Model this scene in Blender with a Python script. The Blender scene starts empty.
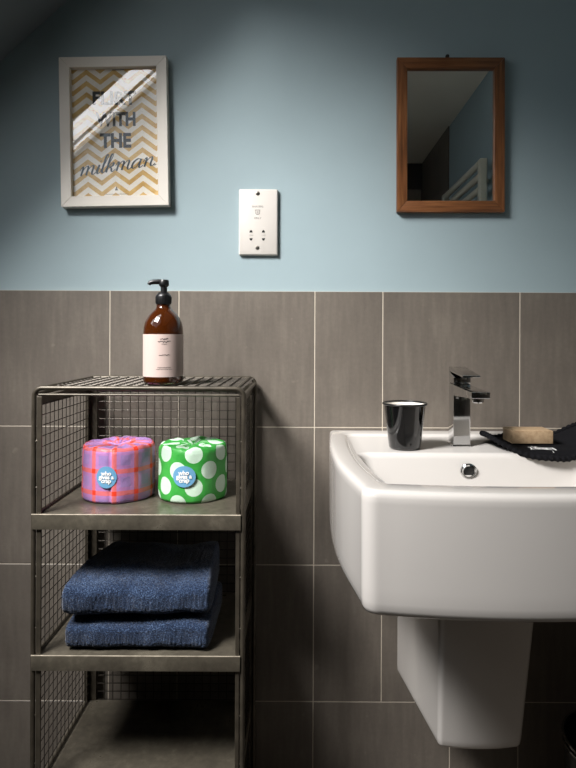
import bpy, bmesh, math, random
from mathutils import Vector, Matrix
from mathutils import noise as mnoise

random.seed(7)
PI = math.pi
SC = bpy.context.scene
COL = SC.collection
CAM_H, CAM_D, FPX, ROLL = 1.06, 1.30, 594.0, 0.0045


def pt(px, py, d):
    """a point of the photograph at distance d from the camera -> world"""
    u = (px - 300) / FPX * d
    v = (335 - py) / FPX * d
    return Vector((u - ROLL * v, d - CAM_D, CAM_H + v + ROLL * u))


# ------------------------------------------------------------------ materials
def lin(c):
    def f(x):
        x /= 255.0
        return x / 12.92 if x <= 0.04045 else ((x + 0.055) / 1.055) ** 2.4
    return (f(c[0]), f(c[1]), f(c[2]), 1.0)


class NT:
    def __init__(self, name):
        self.m = bpy.data.materials.new(name)
        self.m.use_nodes = True
        self.t = self.m.node_tree
        self.b = self.t.nodes['Principled BSDF']
        self.out = self.t.nodes['Material Output']

    def n(self, typ, **kw):
        nd = self.t.nodes.new(typ)
        for k, v in kw.items():
            setattr(nd, k, v)
        return nd

    def l(self, a, b):
        self.t.links.new(a, b)

    def coords(self, scale=(1, 1, 1), kind='Object'):
        tc = self.n('ShaderNodeTexCoord')
        mp = self.n('ShaderNodeMapping')
        mp.inputs['Scale'].default_value = scale
        self.l(tc.outputs[kind], mp.inputs['Vector'])
        return mp.outputs['Vector']

    def noise(self, scale, detail=4, vec=None, rough=0.55):
        nd = self.n('ShaderNodeTexNoise')
        nd.inputs['Scale'].default_value = scale
        nd.inputs['Detail'].default_value = detail
        nd.inputs['Roughness'].default_value = rough
        self.l(vec if vec is not None else self.coords(), nd.inputs['Vector'])
        return nd.outputs['Fac']

    def ramp(self, fac, stops):
        r = self.n('ShaderNodeValToRGB')
        while len(r.color_ramp.elements) < len(stops):
            r.color_ramp.elements.new(0.5)
        for e, (p, c) in zip(r.color_ramp.elements, stops):
            e.position = p
            e.color = c if len(c) == 4 else (*c, 1)
        self.l(fac, r.inputs['Fac'])
        return r.outputs['Color']

    def math(self, op, a, b=None, clamp=False):
        nd = self.n('ShaderNodeMath', operation=op, use_clamp=clamp)
        for i, v in enumerate((a, b)):
            if v is None:
                continue
            if isinstance(v, (int, float)):
                nd.inputs[i].default_value = v
            else:
                self.l(v, nd.inputs[i])
        return nd.outputs[0]

    def mix(self, fac, a, b):
        nd = self.n('ShaderNodeMix', data_type='RGBA')
        if isinstance(fac, (int, float)):
            nd.inputs[0].default_value = fac
        else:
            self.l(fac, nd.inputs[0])
        for i, v in ((6, a), (7, b)):
            if isinstance(v, tuple):
                nd.inputs[i].default_value = v
            else:
                self.l(v, nd.inputs[i])
        return nd.outputs[2]

    def bump(self, h, strength=0.3, dist=0.002):
        b = self.n('ShaderNodeBump')
        b.inputs['Strength'].default_value = strength
        b.inputs['Distance'].default_value = dist
        self.l(h, b.inputs['Height'])
        self.l(b.outputs['Normal'], self.b.inputs['Normal'])

    def set(self, **kw):
        for k, v in kw.items():
            k = {'rough': 'Roughness', 'metal': 'Metallic', 'coat': 'Coat Weight', 'spec': 'Specular IOR Level',
                 'sheen': 'Sheen Weight', 'trans': 'Transmission Weight', 'ior': 'IOR', 'coat_rough': 'Coat Roughness'}[k]
            self.b.inputs[k].default_value = v
        return self


def mat(name, c, rough=0.5, metal=0.0, vary=0.12, vscale=12, bump=None, **kw):
    m = NT(name)
    m.set(rough=rough, metal=metal, **kw)
    base = lin(c)
    dark = tuple(x * (1 - vary) for x in base[:3]) + (1,)
    lite = tuple(min(1, x * (1 + vary)) for x in base[:3]) + (1,)
    col = m.ramp(m.noise(vscale, 5), [(0.3, dark), (0.7, lite)])
    m.l(col, m.b.inputs['Base Color'])
    if bump:
        m.bump(m.noise(bump[0], 6), bump[1], bump[2] if len(bump) > 2 else 0.002)
    return m.m


M = {}
M['blue'] = mat('blue_wall_paint', (148, 166, 171), 0.75, vary=0.03, vscale=5, bump=(90, 0.12, 0.001))
M['white_paint'] = mat('white_ceiling_paint', (236, 230, 216), 0.8, vary=0.03, vscale=5)
M['slope_shade'] = mat('shaded_slope_white', (112, 120, 124), 0.8, vary=0.03, vscale=5)  # white ceiling darkened: shade on the slope is put into its colour
M['grout'] = mat('tile_grout', (196, 186, 170), 0.85, vary=0.06, vscale=40)
M['floor'] = mat('floor_slate', (92, 86, 79), 0.5, vary=0.15, vscale=8)
M['ceramic'] = mat('white_ceramic', (203, 199, 194), 0.12, vary=0.012, vscale=6, coat=0.6, coat_rough=0.04)
M['chrome'] = mat('polished_chrome', (205, 205, 205), 0.06, 1.0, vary=0.02)
M['chrome_dark'] = mat('dark_gap_metal', (60, 58, 55), 0.35, 0.9)  # darker, rougher metal filling the gap under the tap lever
M['white_frame'] = mat('white_frame_lacquer', (214, 208, 198), 0.45, vary=0.02)
M['plastic'] = mat('white_socket_plastic', (208, 203, 196), 0.3, vary=0.01)
M['hole'] = mat('dark_socket_hole', (22, 21, 20), 0.7)
M['screw'] = mat('dull_screw_steel', (120, 116, 108), 0.35, 0.9)
M['grey_ink'] = mat('grey_print', (120, 116, 112), 0.6, vary=0.02)
M['black_ink'] = mat('black_print', (32, 30, 28), 0.6, vary=0.02)
M['script_ink'] = mat('hazed_script_print', (64, 74, 80), 0.6, vary=0.02)  # ink greyed: reflected haze on the glass is put into the colour
M['white_ink'] = mat('white_print', (240, 240, 238), 0.6, vary=0.01)
M['black_plastic'] = mat('black_pump_plastic', (20, 20, 21), 0.35, vary=0.05)
M['label'] = mat('blush_paper_label', (194, 174, 166), 0.6, vary=0.015)
M['sticker'] = mat('blue_sticker', (104, 158, 194), 0.45, vary=0.04)
M['enamel_black'] = mat('black_enamel', (14, 14, 15), 0.08, vary=0.05, coat=0.5)
M['enamel_white'] = mat('white_enamel', (232, 228, 220), 0.2, vary=0.02)
M['cloth_black'] = mat('black_cloth', (15, 15, 18), 0.9, vary=0.25, vscale=160, bump=(700, 0.5, 0.001), spec=0.15)
M['bin_black'] = mat('black_bin_enamel', (16, 16, 16), 0.3, vary=0.05)
M['radiator'] = mat('cream_radiator_enamel', (206, 202, 186), 0.35, vary=0.02)
M['sky_frame'] = mat('white_window_frame', (215, 212, 205), 0.4, vary=0.02)
M['door_dark'] = mat('dark_door_paint', (52, 50, 47), 0.6)


def tile_mat():
    m = NT('slate_grey_tile')
    v = m.coords()
    big = m.noise(4.0, 6, v)
    vs = m.coords((70, 70, 9))
    streak = m.noise(1.0, 5, vs)
    fine = m.noise(120, 4, v)
    s = m.math('ADD', m.math('MULTIPLY', big, 0.5), m.math('ADD', m.math('MULTIPLY', streak, 0.35), m.math('MULTIPLY', fine, 0.15)))
    col = m.ramp(s, [(0.32, lin((93, 87, 80))), (0.5, lin((107, 100, 92))), (0.68, lin((123, 116, 106)))])
    spots = m.ramp(m.noise(38, 2, v, 0.4), [(0.72, (0, 0, 0)), (0.78, (1, 1, 1))])
    col = m.mix(m.math('MULTIPLY', spots, 0.25), col, lin((150, 142, 128)))
    m.l(col, m.b.inputs['Base Color'])
    m.set(rough=0.42, spec=0.4)
    m.bump(m.math('ADD', m.math('MULTIPLY', streak, 0.6), fine), 0.25, 0.001)
    return m.m


M['tile'] = tile_mat()


def steel_mat():
    m = NT('worn_gunmetal_steel')
    v = m.coords()
    big = m.noise(14, 7, v, 0.65)
    fine = m.noise(90, 5, v)
    s = m.math('ADD', m.math('MULTIPLY', big, 0.7), m.math('MULTIPLY', fine, 0.3))
    col = m.ramp(s, [(0.30, lin((76, 71, 62))), (0.52, lin((102, 96, 84))), (0.70, lin((132, 125, 110)))])
    m.l(col, m.b.inputs['Base Color'])
    m.set(metal=0.4)
    r = m.ramp(s, [(0.3, (0.42,) * 3), (0.7, (0.24,) * 3)])
    m.l(r, m.b.inputs['Roughness'])
    m.bump(fine, 0.2, 0.0008)
    return m.m


M['steel'] = steel_mat()
M['shaded_steel'] = mat('shaded_frame_steel', (80, 74, 64), 0.4, 0.5, vary=0.3, vscale=40)  # the unit's steel with shade on panels and rods painted in
M['edge_highlight'] = mat('worn_highlight_steel', (186, 176, 158), 0.35, 0.4, vary=0.3, vscale=45)  # worn tray edges, their highlight line put into a lighter steel colour
M['wire'] = mat('shaded_wire_steel', (58, 53, 46), 0.4, 0.6, vary=0.3, vscale=60)  # steel darkened so the wires' backlit shade sits in the colour


def wood_mat(name, scale):
    m = NT(name)
    g = m.noise(1.0, 7, m.coords(scale), 0.6)
    col = m.ramp(g, [(0.30, lin((70, 42, 22))), (0.5, lin((112, 70, 40))), (0.72, lin((140, 94, 58)))])
    m.l(col, m.b.inputs['Base Color'])
    m.set(rough=0.38, coat=0.15)
    m.bump(g, 0.15, 0.001)
    return m.m


M['wood_v'] = wood_mat('oiled_wood_vertical_grain', (190, 190, 9))
M['wood_h'] = wood_mat('oiled_wood_horizontal_grain', (9, 190, 190))


def mirror_mat():
    m = NT('silvered_mirror')
    m.b.inputs['Base Color'].default_value = (0.86, 0.88, 0.87, 1)
    m.set(metal=1.0, rough=0.0)
    return m.m


M['mirror'] = mirror_mat()


def pane_mat(name, ior=1.5, tint=(1, 1, 1, 1)):
    m = NT(name)
    tr = m.n('ShaderNodeBsdfTransparent')
    tr.inputs['Color'].default_value = tint
    gl = m.n('ShaderNodeBsdfGlossy')
    gl.inputs['Roughness'].default_value = 0.0
    lw = m.n('ShaderNodeLayerWeight')
    lw.inputs['Blend'].default_value = 0.5
    f0 = 2 * ((ior - 1) / (ior + 1)) ** 2
    fr = m.math('ADD', m.math('MULTIPLY', m.math('POWER', lw.outputs['Facing'], 5.0), 1 - f0), f0)
    mx = m.n('ShaderNodeMixShader')
    m.l(fr, mx.inputs[0])
    m.l(tr.outputs[0], mx.inputs[1])
    m.l(gl.outputs[0], mx.inputs[2])
    m.l(mx.outputs[0], m.out.inputs['Surface'])
    return m.m


M['pane'] = pane_mat('picture_glass', 1.62)
M['sky_pane'] = pane_mat('skylight_glass', 1.45)


def amber_mat():
    m = NT('amber_bottle')
    m.b.inputs['Base Color'].default_value = lin((150, 74, 22))
    m.set(rough=0.05, trans=0.55, ior=1.45, coat=0.4)
    n = m.noise(9, 3)
    m.l(m.ramp(n, [(0.3, lin((66, 29, 8))), (0.7, lin((104, 50, 15)))]), m.b.inputs['Base Color'])
    return m.m


M['amber'] = amber_mat()


def terry_mat():
    m = NT('navy_terry')
    v = m.coords()
    n = m.noise(520, 3, v)
    b = m.noise(22, 4, v)
    col = m.ramp(m.math('ADD', m.math('MULTIPLY', n, 0.75), m.math('MULTIPLY', b, 0.25)),
                 [(0.36, lin((18, 26, 42))), (0.52, lin((32, 47, 72))), (0.66, lin((84, 104, 134)))])
    m.l(col, m.b.inputs['Base Color'])
    m.set(rough=1.0, sheen=0.25, spec=0.1)
    m.bump(n, 0.8, 0.002)
    return m.m


M['terry'] = terry_mat()


def chevron_mat():
    # printed gold zigzags on cream paper (object space, metres)
    m = NT('cream_paper_gold_chevron_print')
    tc = m.n('ShaderNodeTexCoord')
    sp = m.n('ShaderNodeSeparateXYZ')
    m.l(tc.outputs['Object'], sp.inputs[0])
    per, pitch, amp = 0.0600, 0.0245, 0.0225
    tri = m.math('PINGPONG', m.math('ADD', sp.outputs['X'], 0.9616), per / 2)        # 0..per/2
    h = m.math('MULTIPLY', tri, amp / (per / 2))
    q = m.math('ADD', m.math('ADD', sp.outputs['Z'], 0.9983), h)
    fr = m.math('FRACT', m.math('DIVIDE', q, pitch))
    on = m.math('LESS_THAN', fr, 0.46)
    n = m.noise(60, 5)
    gold = m.ramp(n, [(0.3, lin((194, 152, 78))), (0.7, lin((222, 188, 120)))])
    paper = m.ramp(n, [(0.3, lin((232, 225, 211))), (0.7, lin((243, 237, 226)))])
    m.l(m.mix(on, paper, gold), m.b.inputs['Base Color'])
    m.set(rough=0.6)
    return m.m


M['chevron'] = chevron_mat()


def wrap_mat(kind):
    m = NT(kind + '_printed_wrapping_paper')
    uv = m.n('ShaderNodeUVMap')
    sp = m.n('ShaderNodeSeparateXYZ')
    m.l(uv.outputs['UV'], sp.inputs[0])
    n = m.noise(30, 4)
    if kind == 'plaid':
        pitch = 0.040

        def band(src, off, half):
            f = m.math('FRACT', m.math('DIVIDE', m.math('ADD', src, 1.0 + off), pitch))
            return m.math('LESS_THAN', m.math('ABSOLUTE', m.math('SUBTRACT', f, 0.5)), half)
        base = m.ramp(n, [(0.3, lin((150, 122, 178))), (0.7, lin((172, 136, 190)))])
        bx, bz = band(sp.outputs['X'], 0.008, 0.27), band(sp.outputs['Y'], 0.006, 0.27)
        base = m.mix(m.math('MULTIPLY', m.math('MAXIMUM', bx, bz), 0.4), base, lin((206, 124, 182)))
        lx, lz = band(sp.outputs['X'], 0.008, 0.105), band(sp.outputs['Y'], 0.006, 0.105)
        lines = m.math('MAXIMUM', lx, lz)
        both = m.math('MULTIPLY', lx, lz)
        c = m.mix(m.math('MULTIPLY', lines, 0.68), base, lin((234, 104, 62)))
        c = m.mix(both, c, lin((238, 66, 40)))
    else:
        a = 0.0605

        def dots(ox, oz):
            fx = m.math('SUBTRACT', m.math('FRACT', m.math('DIVIDE', m.math('ADD', sp.outputs['X'], 1.0 + ox), a)), 0.5)
            fz = m.math('SUBTRACT', m.math('FRACT', m.math('DIVIDE', m.math('ADD', sp.outputs['Y'], 1.0 + oz), a)), 0.5)
            r2 = m.math('ADD', m.math('MULTIPLY', fx, fx), m.math('MULTIPLY', fz, fz))
            return m.math('LESS_THAN', r2, 0.073)
        base = m.ramp(n, [(0.3, lin((50, 150, 58))), (0.7, lin((70, 172, 74)))])
        ox, oz = DOT_OFF
        on = m.math('MAXIMUM', dots(ox, oz), dots(ox + a / 2, oz + a / 2))
        c = m.mix(on, base, lin((200, 226, 204)))
    m.l(c, m.b.inputs['Base Color'])
    m.set(rough=0.45, spec=0.4)
    m.bump(m.noise(70, 3), 0.35, 0.003)
    return m.m


DOT_OFF = (0.012, 0.004)
M['plaid'] = wrap_mat('plaid')
M['dots'] = wrap_mat('dotted')


def soap_mat():
    m = NT('tan_bar_soap')
    n = m.noise(160, 4)
    m.l(m.ramp(n, [(0.3, lin((168, 140, 108))), (0.5, lin((182, 155, 122))), (0.75, lin((194, 168, 135)))]), m.b.inputs['Base Color'])
    m.set(rough=0.6)
    m.bump(n, 0.2, 0.001)
    return m.m


M['soap'] = soap_mat()


# ------------------------------------------------------------------ mesh helpers
def bm_new():
    return bmesh.new()


def box(bm, x0, x1, y0, y1, z0, z1, bev=0.0, seg=2):
    t = bmesh.new()
    vs = [t.verts.new(p) for p in ((x0, y0, z0), (x1, y0, z0), (x1, y1, z0), (x0, y1, z0),
                                   (x0, y0, z1), (x1, y0, z1), (x1, y1, z1), (x0, y1, z1))]
    for f in ((0, 3, 2, 1), (4, 5, 6, 7), (0, 1, 5, 4), (1, 2, 6, 5), (2, 3, 7, 6), (3, 0, 4, 7)):
        t.faces.new([vs[i] for i in f])
    if bev > 0:
        bmesh.ops.bevel(t, geom=t.edges[:], offset=bev, segments=seg, profile=0.6, affect='EDGES')
    merge(bm, t)


def merge(bm, t):
    me = bpy.data.meshes.new('tmp')
    t.to_mesh(me)
    t.free()
    bm.from_mesh(me)
    bpy.data.meshes.remove(me)


def hexa(bm, pts, bev=0.0, seg=2):
    t = bmesh.new()
    vs = [t.verts.new(p) for p in pts]
    for f in ((0, 3, 2, 1), (4, 5, 6, 7), (0, 1, 5, 4), (1, 2, 6, 5), (2, 3, 7, 6), (3, 0, 4, 7)):
        t.faces.new([vs[i] for i in f])
    bmesh.ops.recalc_face_normals(t, faces=t.faces[:])
    if bev > 0:
        bmesh.ops.bevel(t, geom=t.edges[:], offset=bev, segments=seg, profile=0.6, affect='EDGES')
    merge(bm, t)


def loft(bm, rings, cap0=True, cap1=True, closed=True):
    vr = [[bm.verts.new(p) for p in r] for r in rings]
    n = len(vr[0])
    for a, b in zip(vr[:-1], vr[1:]):
        for i in range(n if closed else n - 1):
            j = (i + 1) % n
            bm.faces.new((a[i], a[j], b[j], b[i]))
    if cap0:
        bm.faces.new(list(reversed(vr[0])))
    if cap1:
        bm.faces.new(vr[-1])
    return vr


def lathe(bm, prof, cx, cy, seg=48, cap0=False, cap1=False):
    rings = []
    for r, z in prof:
        rings.append([(cx + r * math.cos(2 * PI * i / seg), cy + r * math.sin(2 * PI * i / seg), z) for i in range(seg)])
    loft(bm, rings, cap0, cap1)


def tube(bm, pts, r, seg=8, closed=False, flat=None):
    """round bar along a path; flat=(axis vector, factor) squashes it"""
    pts = [Vector(p) for p in pts]
    n = len(pts)
    rings = []
    up = None
    for i in range(n):
        if closed:
            d = pts[(i + 1) % n] - pts[i - 1]
        else:
            d = pts[min(i + 1, n - 1)] - pts[max(i - 1, 0)]
        d.normalize()
        if up is None:
            up = Vector((0, 0, 1)) if abs(d.z) < 0.9 else Vector((0, 1, 0))
        s = d.cross(up)
        if s.length < 1e-6:
            s = d.orthogonal()
        s.normalize()
        up = s.cross(d).normalized()
        rr = r[i] if isinstance(r, (list, tuple)) else r
        rings.append([pts[i] + (s * math.cos(2 * PI * k / seg) + up * math.sin(2 * PI * k / seg)) * rr for k in range(seg)])
    if closed:
        rings.append(rings[0])
        vr = [[bm.verts.new(p) for p in q] for q in rings[:-1]]
        vr.append(vr[0])
        for a, b in zip(vr[:-1], vr[1:]):
            for i in range(seg):
                j = (i + 1) % seg
                bm.faces.new((a[i], a[j], b[j], b[i]))
    else:
        loft(bm, rings)


def cyl(bm, p0, p1, r, seg=16):
    tube(bm, [p0, p1], r, seg)


# ------------------------------------------------------------------ object helpers
def wloc(o):
    v = Vector((0, 0, 0))
    while o is not None:
        v = v + Vector(o.location)
        o = o.parent
    return v


def link(o, parent=None):
    COL.objects.link(o)
    if parent is not None:
        o.parent = parent


def obj(name, bm, material, parent=None, smooth=True, label=None, local=False, origin=None, angle=40, recalc=True):
    """one mesh object; vertices are given in world space unless local"""
    if recalc:
        bmesh.ops.recalc_face_normals(bm, faces=bm.faces[:])
    off = Vector((0, 0, 0))
    if not local:
        if origin is not None:
            off = Vector(origin)
        elif parent is not None:
            off = wloc(parent)
        bmesh.ops.translate(bm, verts=bm.verts[:], vec=-off)
    me = bpy.data.meshes.new(name)
    bm.to_mesh(me)
    bm.free()
    mats = material if isinstance(material, (list, tuple)) else [material]
    for mm in mats:
        me.materials.append(mm)
    if smooth:
        me.polygons.foreach_set('use_smooth', [True] * len(me.polygons))
        try:
            me.set_sharp_from_angle(angle=math.radians(angle))
        except Exception:
            pass
    o = bpy.data.objects.new(name, me)
    link(o, parent)
    if origin is not None and not local:
        o.location = off - (wloc(parent) if parent else Vector((0, 0, 0)))
    if label:
        o['label'] = label
    return o


def thing(name, label, cat, loc, group=None):
    o = bpy.data.objects.new(name, None)
    o.empty_display_size = 0.05
    o.location = loc
    link(o)
    o['label'] = label
    o['category'] = cat
    if group:
        o['group'] = group
    return o


def tag(o, label, cat, group=None):
    o['label'] = label
    o['category'] = cat
    if group:
        o['group'] = group
    return o


def structure(o):
    o['kind'] = 'structure'
    return o


def text_bm(body, size, bold=0.0, shear=0.0, xscale=1.0, depth=0.0, align='CENTER', spacing=1.0):
    """lettering in the XY plane around the origin, returned as a bmesh"""
    cu = bpy.data.curves.new('txt', 'FONT')
    cu.body = body
    cu.size = size
    cu.offset = bold
    cu.shear = shear
    cu.extrude = depth
    cu.align_x = align
    cu.align_y = 'CENTER'
    cu.space_character = spacing
    cu.resolution_u = 3
    o = bpy.data.objects.new('txt', cu)
    COL.objects.link(o)
    dg = bpy.context.evaluated_depsgraph_get()
    me = bpy.data.meshes.new_from_object(o.evaluated_get(dg))
    bm = bmesh.new()
    bm.from_mesh(me)
    bpy.data.objects.remove(o)
    bpy.data.meshes.remove(me)
    bpy.data.curves.remove(cu)
    for v in bm.verts:
        v.co.x *= xscale
    return bm


def xy_to_wall(bm, x, y, z):
    """lettering lying in XY -> standing in the XZ plane, facing -Y, at x,y,z"""
    for v in bm.verts:
        a, b, c = v.co
        v.co = (x + a, y - c, z + b)
    return bm


def xy_to_cyl(bm, cx, cy, r, ang, z):
    """lettering lying in XY -> wrapped on a vertical cylinder; ang measured from -Y towards +X"""
    for v in bm.verts:
        a, b, c = v.co
        t = ang + a / r
        v.co = (cx + (r + c) * math.sin(t), cy - (r + c) * math.cos(t), z + b)
    return bm


def ribbon(bm, pts, w, y=0.0, th=0.0004, taper=True):
    """brush stroke in the XZ plane (facing -Y)"""
    P = []
    n = len(pts)
    # Catmull-Rom resample
    for i in range(n - 1):
        p0, p1, p2, p3 = pts[max(i - 1, 0)], pts[i], pts[i + 1], pts[min(i + 2, n - 1)]
        for k in range(6):
            t = k / 6
            q = []
            for c in range(2):
                q.append(0.5 * (2 * p1[c] + (p2[c] - p0[c]) * t + (2 * p0[c] - 5 * p1[c] + 4 * p2[c] - p3[c]) * t * t
                                + (3 * p1[c] - p0[c] - 3 * p2[c] + p3[c]) * t ** 3))
            P.append(q)
    P.append(list(pts[-1]))
    L, R = [], []
    for i, p in enumerate(P):
        a, b = P[max(i - 1, 0)], P[min(i + 1, len(P) - 1)]
        dx, dz = b[0] - a[0], b[1] - a[1]
        d = math.hypot(dx, dz) or 1
        # broad-nib look: down strokes thicker than hair lines
        ww = w * (0.38 + 0.62 * max(0, -dz / d))
        L.append(bm.verts.new((p[0] - dz / d * ww, y, p[1] + dx / d * ww)))
        R.append(bm.verts.new((p[0] + dz / d * ww, y, p[1] - dx / d * ww)))
    for i in range(len(P) - 1):
        bm.faces.new((L[i], L[i + 1], R[i + 1], R[i]))


# ================================================================== SETTING
XL, XR, YB, ZC = -1.15, 0.78, -2.50, 2.16
SL0, SLK = 2.266, 0.92                     # sloping ceiling: z = SL0 + SLK * x
XS = (ZC - SL0) / SLK                      # where the slope meets the flat ceiling
WALL_Y = 0.006                             # painted plaster, just behind the tile faces
z_tile = pt(300, 291.6, CAM_D).z

bm = bm_new()
zl = SL0 + SLK * XL
pts = [(XL, 0), (XR, 0), (XR, ZC), (XS, ZC), (XL, zl)]
f0 = [bm.verts.new((x, WALL_Y, z)) for x, z in pts]
f1 = [bm.verts.new((x, WALL_Y + 0.1, z)) for x, z in pts]
bm.faces.new(f0)
bm.faces.new(list(reversed(f1)))
for i in range(5):
    j = (i + 1) % 5
    bm.faces.new((f0[i], f1[i], f1[j], f0[j]))
wall_front = structure(obj('wall_front', bm, M['blue'], smooth=False))

# tiles on the front wall: each tile a bevelled slab over a grout bed
rows = [pt(300, p, CAM_D).z for p in (291.6, 427.2, 565.0, 701.6)] + [0.0]
rows_z = rows[:-1] + [rows[3] - 0.30]
colpx = {0: [109, 178, 314, 382, 519], 3: [109, 245, 314, 450.5, 519]}
bm = bm_new()
g = 0.0011
for r in range(4):
    z1 = rows_z[r]
    z0 = rows_z[r + 1] if r < 3 else max(0.0, rows_z[3] - 0.299)
    xs = [pt(p, 496, CAM_D).x for p in colpx.get(r, colpx[0])]
    xs = [XL, xs[0] - 0.299 - 0.1495, xs[0] - 0.299] + xs + [xs[-1] + 0.1495]
    if xs[-1] < XR - 0.02:
        xs.append(XR)
    for a, b in zip(xs[:-1], xs[1:]):
        box(bm, a + g, b - g, 0.0, 0.0055, z0 + (g if z0 > 0 else 0), z1 - (g if r else 0.0), 0.0006, 1)
obj('tile_cladding', bm, M['tile'], wall_front, smooth=False)
bm = bm_new()
box(bm, XL, XR, 0.0008, 0.0058, 0.0, z_tile + 0.0004)
obj('grout_bed', bm, M['grout'], wall_front, smooth=False)

bm = bm_new(); box(bm, XL, XR, YB, 0.1, -0.08, 0.0)
structure(obj('floor', bm, M['floor'], smooth=False))
bm = bm_new(); box(bm, XL - 0.1, XL, YB, 0.1, 0.0, zl + 0.1)
wl = structure(obj('wall_left', bm, M['blue'], smooth=False))
YD = -1.82
bm = bm_new(); box(bm, XR, XR + 0.1, YB, 0.1, 0.0, ZC)
wr = structure(obj('wall_right', bm, M['blue'], smooth=False))


def plain_tiling(bm, axis, at, a0, a1, z1, th, zrow=0.299, w=0.448):
    z = z1
    while z > 0.01:
        zz = max(0.0, z - zrow)
        a = a0
        while a < a1 - 0.01:
            b = min(a1, a + w)
            if axis == 'x':
                box(bm, a + g, b - g, at, at + th, zz + g, z - g)
            else:
                box(bm, at - th, at, a + g, b - g, zz + g, z - g)
            a = b
        z = zz


bm = bm_new(); plain_tiling(bm, 'y', XR - 0.001, YB + 0.012, YD, ZC, 0.006)
plain_tiling(bm, 'y', XR - 0.001, YD, -0.002, z_tile, 0.006)
obj('tile_cladding', bm, M['tile'], wr, smooth=False)
bm = bm_new(); plain_tiling(bm, 'y', XL + 0.007, YB + 0.012, -0.002, z_tile - 0.06, 0.006)
obj('tile_cladding', bm, M['tile'], wl, smooth=False)
bm = bm_new(); box(bm, XL, XR, YB - 0.1, YB, 0.0, ZC)
wb = structure(obj('wall_back', bm, M['door_dark'], smooth=False))
bm = bm_new(); plain_tiling(bm, 'x', YB + 0.001, XL + 0.32, XR - 0.01, 1.992, 0.006)
obj('tile_cladding', bm, M['tile'], wb, smooth=False)

# ceiling: flat part and slope with a roof-window opening and a narrow second one
E_UP = Vector((1, 0, SLK)).normalized()
N_IN = Vector((SLK, 0, -1)).normalized()


def slope(x, y, out=0.0):
    p = Vector((x, y, SL0 + SLK * x))
    return p - N_IN * out


W1 = (-0.95, -0.36, -1.45, -0.575)       # main roof window: x0 x1 y0 y1
W2 = (-0.95, -0.36, -0.565, -0.405)           # slim fixed light below it
TH = 0.03
bm = bm_new()
box(bm, XS, XR, YB, WALL_Y + 0.1, ZC, ZC + 0.08)
NFLAT = len(bm.faces)


def slab(x0, x1, y0, y1):
    hexa(bm, [slope(x0, y0), slope(x1, y0), slope(x1, y1), slope(x0, y1),
              slope(x0, y0, TH), slope(x1, y0, TH), slope(x1, y1, TH), slope(x0, y1, TH)])


YF = WALL_Y + 0.1
slab(W1[1], XS, YB, YF)
for a, b in ((YB, W1[2]), (W1[3], W2[2]), (W2[3], YF)):
    slab(W2[0], W1[1], a, b)
slab(XL - 0.08, W2[0], YB, YF)
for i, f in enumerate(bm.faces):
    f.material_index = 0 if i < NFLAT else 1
structure(obj('ceiling', bm, [M['white_paint'], M['slope_shade']], smooth=False))


def roof_window(nm, w, fr):
    x0, x1, y0, y1 = w
    bm = bm_new()
    o0, o1 = 0.0, TH + 0.01
    for a, b, c, d in ((x0, x0 + fr, y0, y1), (x1 - fr, x1, y0, y1), (x0 + fr, x1 - fr, y0, y0 + fr), (x0 + fr, x1 - fr, y1 - fr, y1)):
        hexa(bm, [slope(a, c, o0), slope(b, c, o0), slope(b, d, o0), slope(a, d, o0),
                  slope(a, c, o1), slope(b, c, o1), slope(b, d, o1), slope(a, d, o1)])
    o = structure(obj(nm, bm, M['sky_frame'], smooth=False))
    bm = bm_new()
    bm.faces.new([bm.verts.new(slope(a, b, 0.004)) for a, b in ((x0, y0), (x1, y0), (x1, y1), (x0, y1))])
    obj('window_glass', bm, M['sky_pane'], o, smooth=False)
    return o


roof_window('window_1', W1, 0.018)
w2 = roof_window('window_2', W2, 0.006)
bm = bm_new()
yb_ = -0.520
hexa(bm, [slope(a, b, o) for o in (0.0, 0.008) for a, b in ((W2[0], yb_), (W2[1], yb_), (W2[1], yb_ + 0.005), (W2[0], yb_ + 0.005))])
obj('glazing_bar', bm, M['door_dark'], w2, smooth=False)


def day_lamp(nm, w, radiance, color, out=0.085):
    x0, x1, y0, y1 = w
    L = bpy.data.lights.new(nm, 'AREA')
    L.shape = 'RECTANGLE'
    c = slope((x0 + x1) / 2, (y0 + y1) / 2, out)
    L.size = (slope(x1, 0) - slope(x0, 0)).length
    L.size_y = y1 - y0
    L.energy = radiance * PI * L.size * L.size_y
    L.color = color
    o = bpy.data.objects.new(nm, L)
    zax = -N_IN
    xax = E_UP
    yax = zax.cross(xax)
    o.matrix_world = Matrix(((xax.x, yax.x, zax.x, c.x), (xax.y, yax.y, zax.y, c.y), (xax.z, yax.z, zax.z, c.z), (0, 0, 0, 1)))
    COL.objects.link(o)
    return o


day_lamp('daylight_slim_window', W2, 6.2, (1.0, 0.97, 0.95), 0.012)
# bright patch of sky beyond the roof window, shining down through it
L = bpy.data.lights.new('bright_sky', 'AREA')
L.shape = 'SQUARE'
L.size = 0.66
L.energy = 11.5 * PI
L.spread = math.radians(80)
L.color = (1.0, 0.97, 0.95)
lo = bpy.data.objects.new('bright_sky', L)
lp_, lt_ = Vector((-1.15, -1.20, 2.50)), Vector((-0.25, 0.0, 1.26))
lo.location = lp_
lo.rotation_euler = (lt_ - lp_).to_track_quat('-Z', 'Y').to_euler()
COL.objects.link(lo)

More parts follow.
